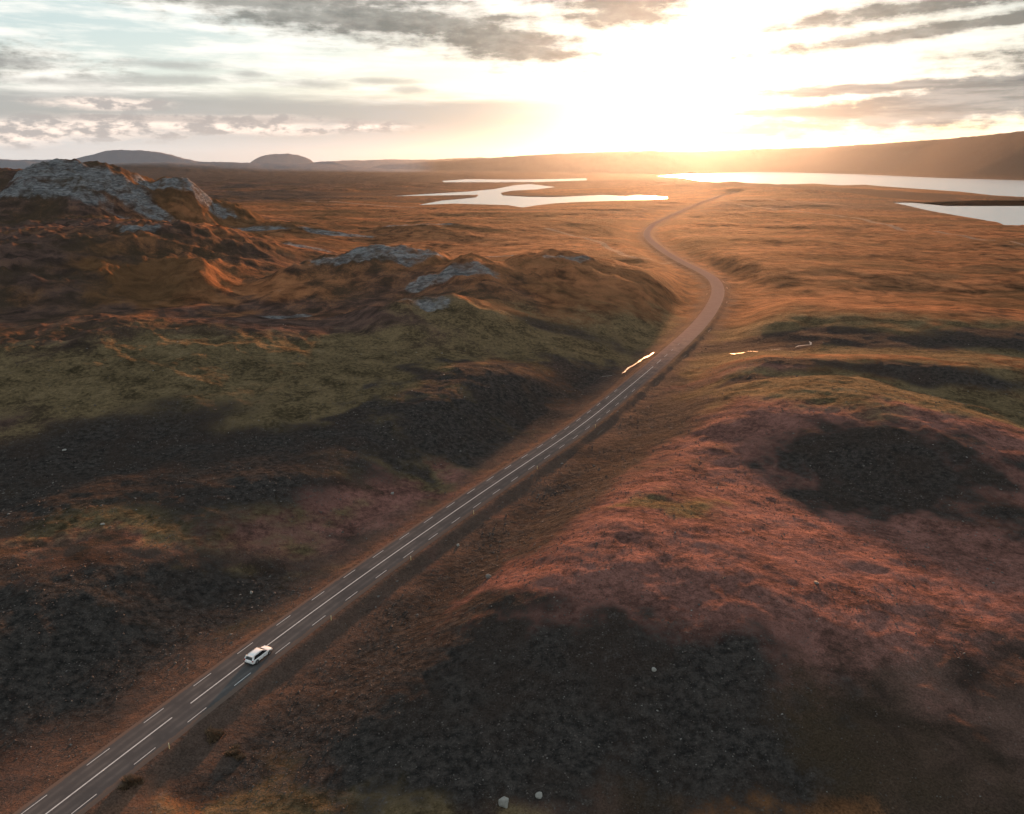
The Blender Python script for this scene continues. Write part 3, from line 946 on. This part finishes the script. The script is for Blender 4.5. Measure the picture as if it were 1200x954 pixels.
def make_car():
    car = bpy.data.objects.new('estate_car', None); COL.objects.link(car)
    def prof(hw, zb, zt, crown=0.05):
        return [(0, zb), (hw * 0.86, zb), (hw * 0.97, zb + 0.10), (hw, zb + 0.32), (hw * 0.985, zt - 0.16), (hw * 0.90, zt - 0.02), (hw * 0.45, zt + crown * 0.75), (0, zt + crown)]
    st = [(-2.44, prof(0.74, 0.44, 0.80, 0.0)), (-2.40, prof(0.84, 0.34, 0.92, 0.01)), (-2.26, prof(0.92, 0.27, 1.00, 0.02)), (-1.6, prof(0.965, 0.24, 1.04, 0.02)),
          (-0.6, prof(0.97, 0.24, 1.02, 0.02)), (0.5, prof(0.97, 0.24, 1.00, 0.02)), (1.05, prof(0.965, 0.24, 1.00, 0.03)), (1.6, prof(0.94, 0.24, 0.93, 0.06)),
          (2.10, prof(0.88, 0.26, 0.82, 0.06)), (2.34, prof(0.78, 0.30, 0.70, 0.04)), (2.44, prof(0.62, 0.38, 0.60, 0.0))]
    bm = loft(st)
    body = bm_obj('body', bm, car_paint, car, 0, True)
    m = body.modifiers.new('sub', 'SUBSURF'); m.levels = 1; m.render_levels = 2
    # greenhouse
    def gp(hw0, hw1, z0, z1): return [(0, z0), (hw0, z0), (hw0 * 0.45 + hw1 * 0.55, z0 * 0.42 + z1 * 0.58), (hw1, z1), (0, z1 + 0.02)]
    gst = [(-2.30, gp(0.76, 0.75, 0.96, 0.98)), (-1.86, gp(0.85, 0.66, 0.96, 1.47)), (-1.2, gp(0.88, 0.68, 0.96, 1.52)), (-0.2, gp(0.88, 0.68, 0.96, 1.53)),
           (0.25, gp(0.88, 0.66, 0.96, 1.49)), (0.75, gp(0.86, 0.72, 0.96, 1.24)), (1.22, gp(0.80, 0.78, 0.96, 0.985))]
    bm_obj('window_glass', loft(gst), glass_m, car, 0, False)
    # roof panel
    def rp(hw, z): return [(0, z - 0.05), (hw, z - 0.05), (hw + 0.01, z), (hw * 0.6, z + 0.035), (0, z + 0.045)]
    rst = [(-2.02, rp(0.62, 1.42)), (-1.80, rp(0.69, 1.49)), (-1.1, rp(0.71, 1.53)), (-0.2, rp(0.71, 1.54)), (0.22, rp(0.69, 1.51)), (0.34, rp(0.66, 1.47))]
    bm_obj('roof', loft(rst), car_paint, car, 0, True)
    # pillars
    def bar(name, a, b, w, mat, par=car):
        a, b = Vector(a), Vector(b); d = (b - a)
        bm = bmesh.new(); box_bm(bm, 0, 0, 0, w[0], w[1], d.length)
        q = d.to_track_quat('Z', 'Y'); c = (a + b) / 2
        for v in bm.verts: v.co = q @ v.co + c
        return bm_obj(name, bm, mat, par, min(w) * 0.2)
    for sgn in (-1, 1):
        bar('front_pillar', (1.18, sgn * 0.80, 0.98), (0.28, sgn * 0.69, 1.50), (0.07, 0.07), car_paint)
        bar('centre_pillar', (-0.35, sgn * 0.885, 0.98), (-0.42, sgn * 0.70, 1.50), (0.05, 0.09), trim_m)
        bar('rear_pillar', (-2.20, sgn * 0.79, 0.98), (-1.90, sgn * 0.68, 1.48), (0.16, 0.30), car_paint)
        bar('roof_rail', (-1.7, sgn * 0.66, 1.58), (0.05, sgn * 0.66, 1.585), (0.035, 0.035), rim_m)
        mir = bar('side_mirror', (0.86, sgn * 0.95, 1.03), (0.86, sgn * 1.10, 1.05), (0.12, 0.16), car_paint)
        bar('headlight', (2.22, sgn * 0.58, 0.70), (2.12, sgn * 0.80, 0.72), (0.13, 0.16), lamp_w)
        bar('tail_light', (-2.33, sgn * 0.66, 0.86), (-2.28, sgn * 0.89, 0.88), (0.20, 0.12), lamp_r)
        bar('side_sill', (-1.0, sgn * 0.955, 0.27), (1.0, sgn * 0.955, 0.27), (0.10, 0.05), trim_m)
        for xd in (-0.62, 0.52):
            dr = bmesh.new()
            # door seam outline as a thin proud panel
            v4 = [dr.verts.new((xd + dx, sgn * 0.9735, zz)) for dx, zz in ((-0.50, 0.40), (0.44, 0.40), (0.46, 0.86), (-0.46, 0.86))]
            fc = dr.faces.new(v4)
            ex = bmesh.ops.extrude_face_region(dr, geom=[fc])
            for v in ex['geom']:
                if isinstance(v, bmesh.types.BMVert): v.co.y += sgn * 0.012
            door = bm_obj('door', dr, car_paint, car, 0.004)
            h = bar('handle', (xd - 0.36, sgn * 0.995, 0.80), (xd - 0.18, sgn * 0.995, 0.80), (0.03, 0.03), trim_m, door)
    bar('rear_bumper', (-2.44, -0.78, 0.42), (-2.44, 0.78, 0.42), (0.16, 0.14), trim_m)
    bar('front_bumper', (2.41, -0.60, 0.42), (2.41, 0.60, 0.42), (0.14, 0.12), trim_m)
    bar('number_plate', (-2.455, -0.26, 0.70), (-2.455, 0.26, 0.70), (0.12, 0.02), plate_m)
    bar('rear_spoiler', (-2.06, -0.60, 1.47), (-2.06, 0.60, 1.47), (0.03, 0.16), car_paint)
    for xw in (-1.48, 1.48):
        for sgn in (-1, 1):
            bm = bmesh.new(); seg = 28
            prof_ = [(0.22, -0.115), (0.30, -0.12), (0.345, -0.09), (0.355, 0), (0.345, 0.09), (0.30, 0.12), (0.22, 0.115)]
            rings = []
            for i in range(seg):
                a = 2 * math.pi * i / seg
                rings.append([bm.verts.new((r * math.cos(a), t, r * math.sin(a))) for r, t in prof_])
            for i in range(seg):
                A, B = rings[i], rings[(i + 1) % seg]
                for j in range(len(prof_)): bm.faces.new((A[j], A[(j + 1) % 7], B[(j + 1) % 7], B[j]))
            wheel = bm_obj('wheel', bm, tyre_m, car, 0, True)
            wheel.location = (xw, sgn * 0.865, 0.355)
            bm = bmesh.new()
            bmesh.ops.create_cone(bm, cap_ends=True, segments=24, radius1=0.225, radius2=0.225, depth=0.10)
            for v in bm.verts: v.co = Vector((v.co.x, v.co.z + sgn * 0.03, v.co.y))
            for i in range(5):
                a = 2 * math.pi * i / 5
                vs = box_bm(bm, 0.12, sgn * 0.085, 0, 0.2, 0.02, 0.06)
                for v in vs: v.co = Vector((v.co.x * math.cos(a) - v.co.z * math.sin(a), v.co.y, v.co.x * math.sin(a) + v.co.z * math.cos(a)))
            bm_obj('rim', bm, rim_m, wheel)
            bm = bmesh.new()   # dark wheel arch lip
            ro, ri = 0.445, 0.375; q = []
            for i in range(19):
                a = math.pi * (-0.06 + 1.12 * i / 18)
                q.append([bm.verts.new((xw + rr_ * math.cos(a), sgn * yy, 0.36 + rr_ * math.sin(a))) for rr_, yy in ((ri, 0.955), (ro, 0.955), (ro, 0.985), (ri, 0.985))])
            for A, B in zip(q[:-1], q[1:]):
                for j in range(4): bm.faces.new((A[j], A[(j + 1) % 4], B[(j + 1) % 4], B[j]))
            bm_obj('wheel_arch', bm, trim_m, car)
    return car


car = make_car()
j = int(np.argmin(np.abs(ROAD_S - s_of(300, 768))))
p = RD[j] + NRM[j] * 1.35
car.location = (p[0], p[1], 0.04); car.scale = (1.1, 1.1, 1.1)
car.rotation_euler = (0, 0, math.atan2(TAN[j][1], TAN[j][0]) + CAR_FLIP)
tag(car, 'white estate car driving away along the straight road', 'car')

# ------------------------------------------------------------------ world
def build_world():
    w = bpy.data.worlds.new('World'); C.world = w; w.use_nodes = True
    g = N(w.node_tree)
    bg = g.n['Background']
    sky = g.n.new('ShaderNodeTexSky'); sky.sky_type = 'NISHITA'; sky.sun_disc = False
    sky.sun_elevation = SUN_EL; sky.sun_rotation = SUN_AZ
    sky.altitude = 400; sky.air_density = 1.0; sky.dust_density = 1.0; sky.ozone_density = 1.5
    tc = g.n.new('ShaderNodeTexCoord'); D = tc.outputs['Generated']
    x, y, z = g.sep(D)
    el = g.math('ARCSINE', z)
    az = g.math('ARCTAN2', x, y)
    # horizontally drawn-out cloud space
    V = g.comb(g.mul(az, 1.0), g.mul(el, 4.5), 0.0)
    n1 = g.noise(V, 5.0, 5, 0.62)
    n2 = g.noise(g.comb(g.mul(az, 1.0), g.mul(el, 9.0), 3.0), 9.0, 5, 0.62)
    n3 = g.noise(g.comb(g.mul(az, 1.0), g.mul(el, 2.6), 7.0), 30.0, 6, 0.62)
    wob = g.sub(n2, 0.5)
    S = Vector((math.sin(SUN_AZ) * math.cos(SUN_EL), math.cos(SUN_AZ) * math.cos(SUN_EL), math.sin(SUN_EL)))
    cosang = g.vmath('DOT_PRODUCT', D, tuple(S))
    ang = g.math('ARCCOSINE', g.math('MINIMUM', cosang, 1.0))

    VE = g.comb(az, el, 0.0)
    rag = g.add(g.mul(g.sub(n2, 0.5), 1.5), g.mul(g.sub(n3, 0.5), 2.0))

    def cloud(px, py, rx, ry, slope=0.0):
        """elliptic distance in azimuth / elevation, radii in photo pixels"""
        u, k = ray(px, py)
        a0 = math.atan(u); e0 = math.atan(-k * math.cos(a0))
        n = g.n.new('ShaderNodeMapping'); n.vector_type = 'TEXTURE'
        g.put(n.inputs['Vector'], VE)
        n.inputs['Location'].default_value = (a0, e0, 0)
        n.inputs['Rotation'].default_value = (0, 0, math.atan(slope))
        n.inputs['Scale'].default_value = (rx / 950.0, ry / 980.0, 1)
        return g.vmath('LENGTH', n.outputs[0])

    def union(L, hard=0.5):
        o = L[0]
        for m in L[1:]: o = g.math('MINIMUM', o, m)
        return g.ss(g.add(o, rag), 1.0 + hard, 1.0 - hard)

    # the clear sky behind, from the sky model, softened towards pale
    col = g.mix(1.0, sky.outputs[0], (1.6, 1.6, 1.6), 'MULTIPLY')
    pale = g.mix(g.ss(el, 0.0, 0.16), (6.2, 6.1, 5.9), (4.6, 5.5, 5.6))
    col = g.mix(0.78, col, pale)
    # thin bright veil
    veil = g.ss(g.add(g.mul(n1, 0.55), g.mul(n2, 0.45)), 0.44, 0.62)
    col = g.mix(g.mul(veil, 0.7), col, (9.6, 9.0, 8.2))
    # low grey band over the horizon
    band = g.mul(g.ss(g.add(el, g.mul(wob, 0.018)), 0.082, 0.062), g.ss(az, 0.28, -0.05))
    col = g.mix(g.mul(band, 0.85), col, g.mix(g.ss(el, 0.015, 0.05), (4.9, 4.9, 4.9), (3.1, 3.1, 3.0)))
    # sunlit cumulus row
    cum = union([cloud(60, 150, 130, 10), cloud(240, 146, 170, 9), cloud(420, 148, 50, 6), cloud(120, 122, 55, 6), cloud(20, 160, 60, 8)])
    col = g.mix(g.mul(cum, 0.85), col, g.mix(g.ss(n3, 0.42, 0.58), (3.8, 3.5, 3.3), (9.5, 7.9, 6.8)))
    cumsh = union([cloud(250, 141, 150, 4), cloud(420, 144, 40, 3)])
    col = g.mix(g.mul(cumsh, 0.7), col, (3.6, 3.3, 3.1))
    # aureole of the low sun
    a1 = g.math('POWER', 2.71828, g.mul(ang, -16.0))
    a2 = g.math('POWER', 2.71828, g.mul(ang, -6.0))
    glow = g.mix(1.0, g.comb(g.mul(a1, 10.5), g.mul(a1, 9.0), g.mul(a1, 7.4)), g.comb(g.mul(a2, 0.6), g.mul(a2, 0.5), g.mul(a2, 0.35)), 'ADD')
    low = g.mul(g.ss(el, 0.055, 0.0), g.math('POWER', 2.71828, g.mul(g.math('ABSOLUTE', g.sub(az, SUN_AZ)), -7.0)))
    glow = g.mix(1.0, glow, g.comb(g.mul(low, 6.0), g.mul(low, 2.6), g.mul(low, 0.3)), 'ADD')
    col = g.mix(1.0, col, glow, 'ADD')
    warm = g.mul(g.ss(el, 0.050, 0.004), g.math('POWER', 2.71828, g.mul(g.math('ABSOLUTE', g.sub(az, SUN_AZ)), -5.0)))
    col = g.mix(warm, col, (1.0, 0.60, 0.26), 'MULTIPLY')
    # grey clouds
    dk = union([cloud(440, 22, 190, 22, -0.06), cloud(600, 52, 90, 20, -0.1), cloud(330, 2, 170, 10, 0), cloud(725, 6, 80, 26, 0),
                cloud(1060, 10, 130, 9, 0.06), cloud(1100, 34, 170, 7, 0.09), 
                cloud(-200, 60, 160, 20), cloud(1400, 60, 160, 20)])
    rim = g.mul(g.mul(g.mul(dk, g.sub(1.0, dk)), 4.0), g.math('POWER', 2.71828, g.mul(ang, -2.5)))
    dcol = g.mix(g.ss(g.add(g.mul(n1, 0.5), g.mul(n3, 0.5)), 0.38, 0.60), (1.2, 1.25, 1.15), (2.7, 2.65, 2.4))
    col = g.mix(g.mul(dk, 0.9), col, dcol)
    col = g.mix(g.mul(rim, 0.35), col, (10.0, 9.2, 8.0))
    bank = union([cloud(1130, 122, 230, 19, 0.10), cloud(1010, 104, 120, 6, 0.04), cloud(1180, 100, 120, 12, 0.1), cloud(930, 132, 60, 6, 0)], 0.4)
    col = g.mix(g.mul(bank, 0.92), col, g.mix(g.ss(n2, 0.38, 0.62), (1.3, 1.5, 1.55), (3.0, 3.0, 2.85)))
    small = union([cloud(60, 95, 90, 4), cloud(185, 93, 85, 4, 0.02), cloud(200, 76, 50, 4), cloud(370, 99, 30, 4), cloud(292, 87, 18, 3), cloud(480, 105, 25, 3), cloud(10, 72, 60, 5),                 cloud(445, 95, 30, 3)], 0.9)
    col = g.mix(g.mul(small, 0.62), col, (3.0, 3.0, 2.85))
    # overcast overhead (out of the frame) keeps the ground light soft
    col = g.mix(g.mul(g.ss(el, 0.40, 0.9), 0.8), col, g.mix(n1, (2.3, 2.7, 3.2), (4.2, 4.6, 5.0)))
    g.put(bg.inputs['Color'], col)
    bg.inputs['Strength'].default_value = SKY_STR
    w.cycles.sampling_method = 'MANUAL'; w.cycles.sample_map_resolution = 1024
    return w


SKY_STR = 0.05
build_world()

sun = bpy.data.lights.new('sun', 'SUN')
sun.energy = 5.0; sun.angle = math.radians(2.0); sun.color = (1.0, 0.43, 0.18)
so = bpy.data.objects.new('sun', sun); COL.objects.link(so)
Sd = Vector((math.sin(SUN_AZ) * math.cos(SUN_EL), math.cos(SUN_AZ) * math.cos(SUN_EL), math.sin(SUN_EL)))
so.rotation_euler = Sd.to_track_quat('Z', 'Y').to_euler()
so.location = (0, 0, 300)

# ------------------------------------------------------------------ haze
def build_haze():
    x0, x1, y0, y1, z0, z1 = -26500, 26500, -26500, 26500, -16, 470
    V = [(x, y, z) for z in (z0, z1) for y in (y0, y1) for x in (x0, x1)]
    F = [(0, 2, 3, 1), (4, 5, 7, 6), (0, 1, 5, 4), (2, 6, 7, 3), (0, 4, 6, 2), (1, 3, 7, 5)]
    me = mesh_np('haze', V, F, False)
    m = bpy.data.materials.new('haze'); m.use_nodes = True
    nt = m.node_tree; nt.nodes.clear()
    o = nt.nodes.new('ShaderNodeOutputMaterial'); v = nt.nodes.new('ShaderNodeVolumePrincipled')
    v.inputs['Color'].default_value = (0.64, 0.79, 1.0, 1)
    v.inputs['Density'].default_value = 0.000005
    v.inputs['Anisotropy'].default_value = 0.85
    nt.links.new(v.outputs[0], o.inputs['Volume'])
    h = link('haze', me, m)
    tag(h, kind='stuff')


build_haze()

# ------------------------------------------------------------------ camera and render
cd = bpy.data.cameras.new('camera'); cam = bpy.data.objects.new('camera', cd); COL.objects.link(cam)
cd.sensor_fit = 'HORIZONTAL'; cd.sensor_width = 36.0; cd.lens = F_PX / 1200 * 36.0
cd.clip_start = 0.5; cd.clip_end = 80000
cam.location = (0, 0, HCAM); cam.rotation_euler = (math.pi / 2 - PITCH, 0, 0)
C.camera = cam
C.view_settings.view_transform = 'Standard'; C.view_settings.look = 'None'
C.view_settings.exposure = 1.46; C.view_settings.gamma = 1.0
C.view_settings.use_curve_mapping = False
C.render.engine = 'CYCLES'
C.cycles.use_denoising = True
C.cycles.max_bounces = 4; C.cycles.diffuse_bounces = 2; C.cycles.glossy_bounces = 2
C.cycles.volume_bounces = 0
C.cycles.use_adaptive_sampling = False
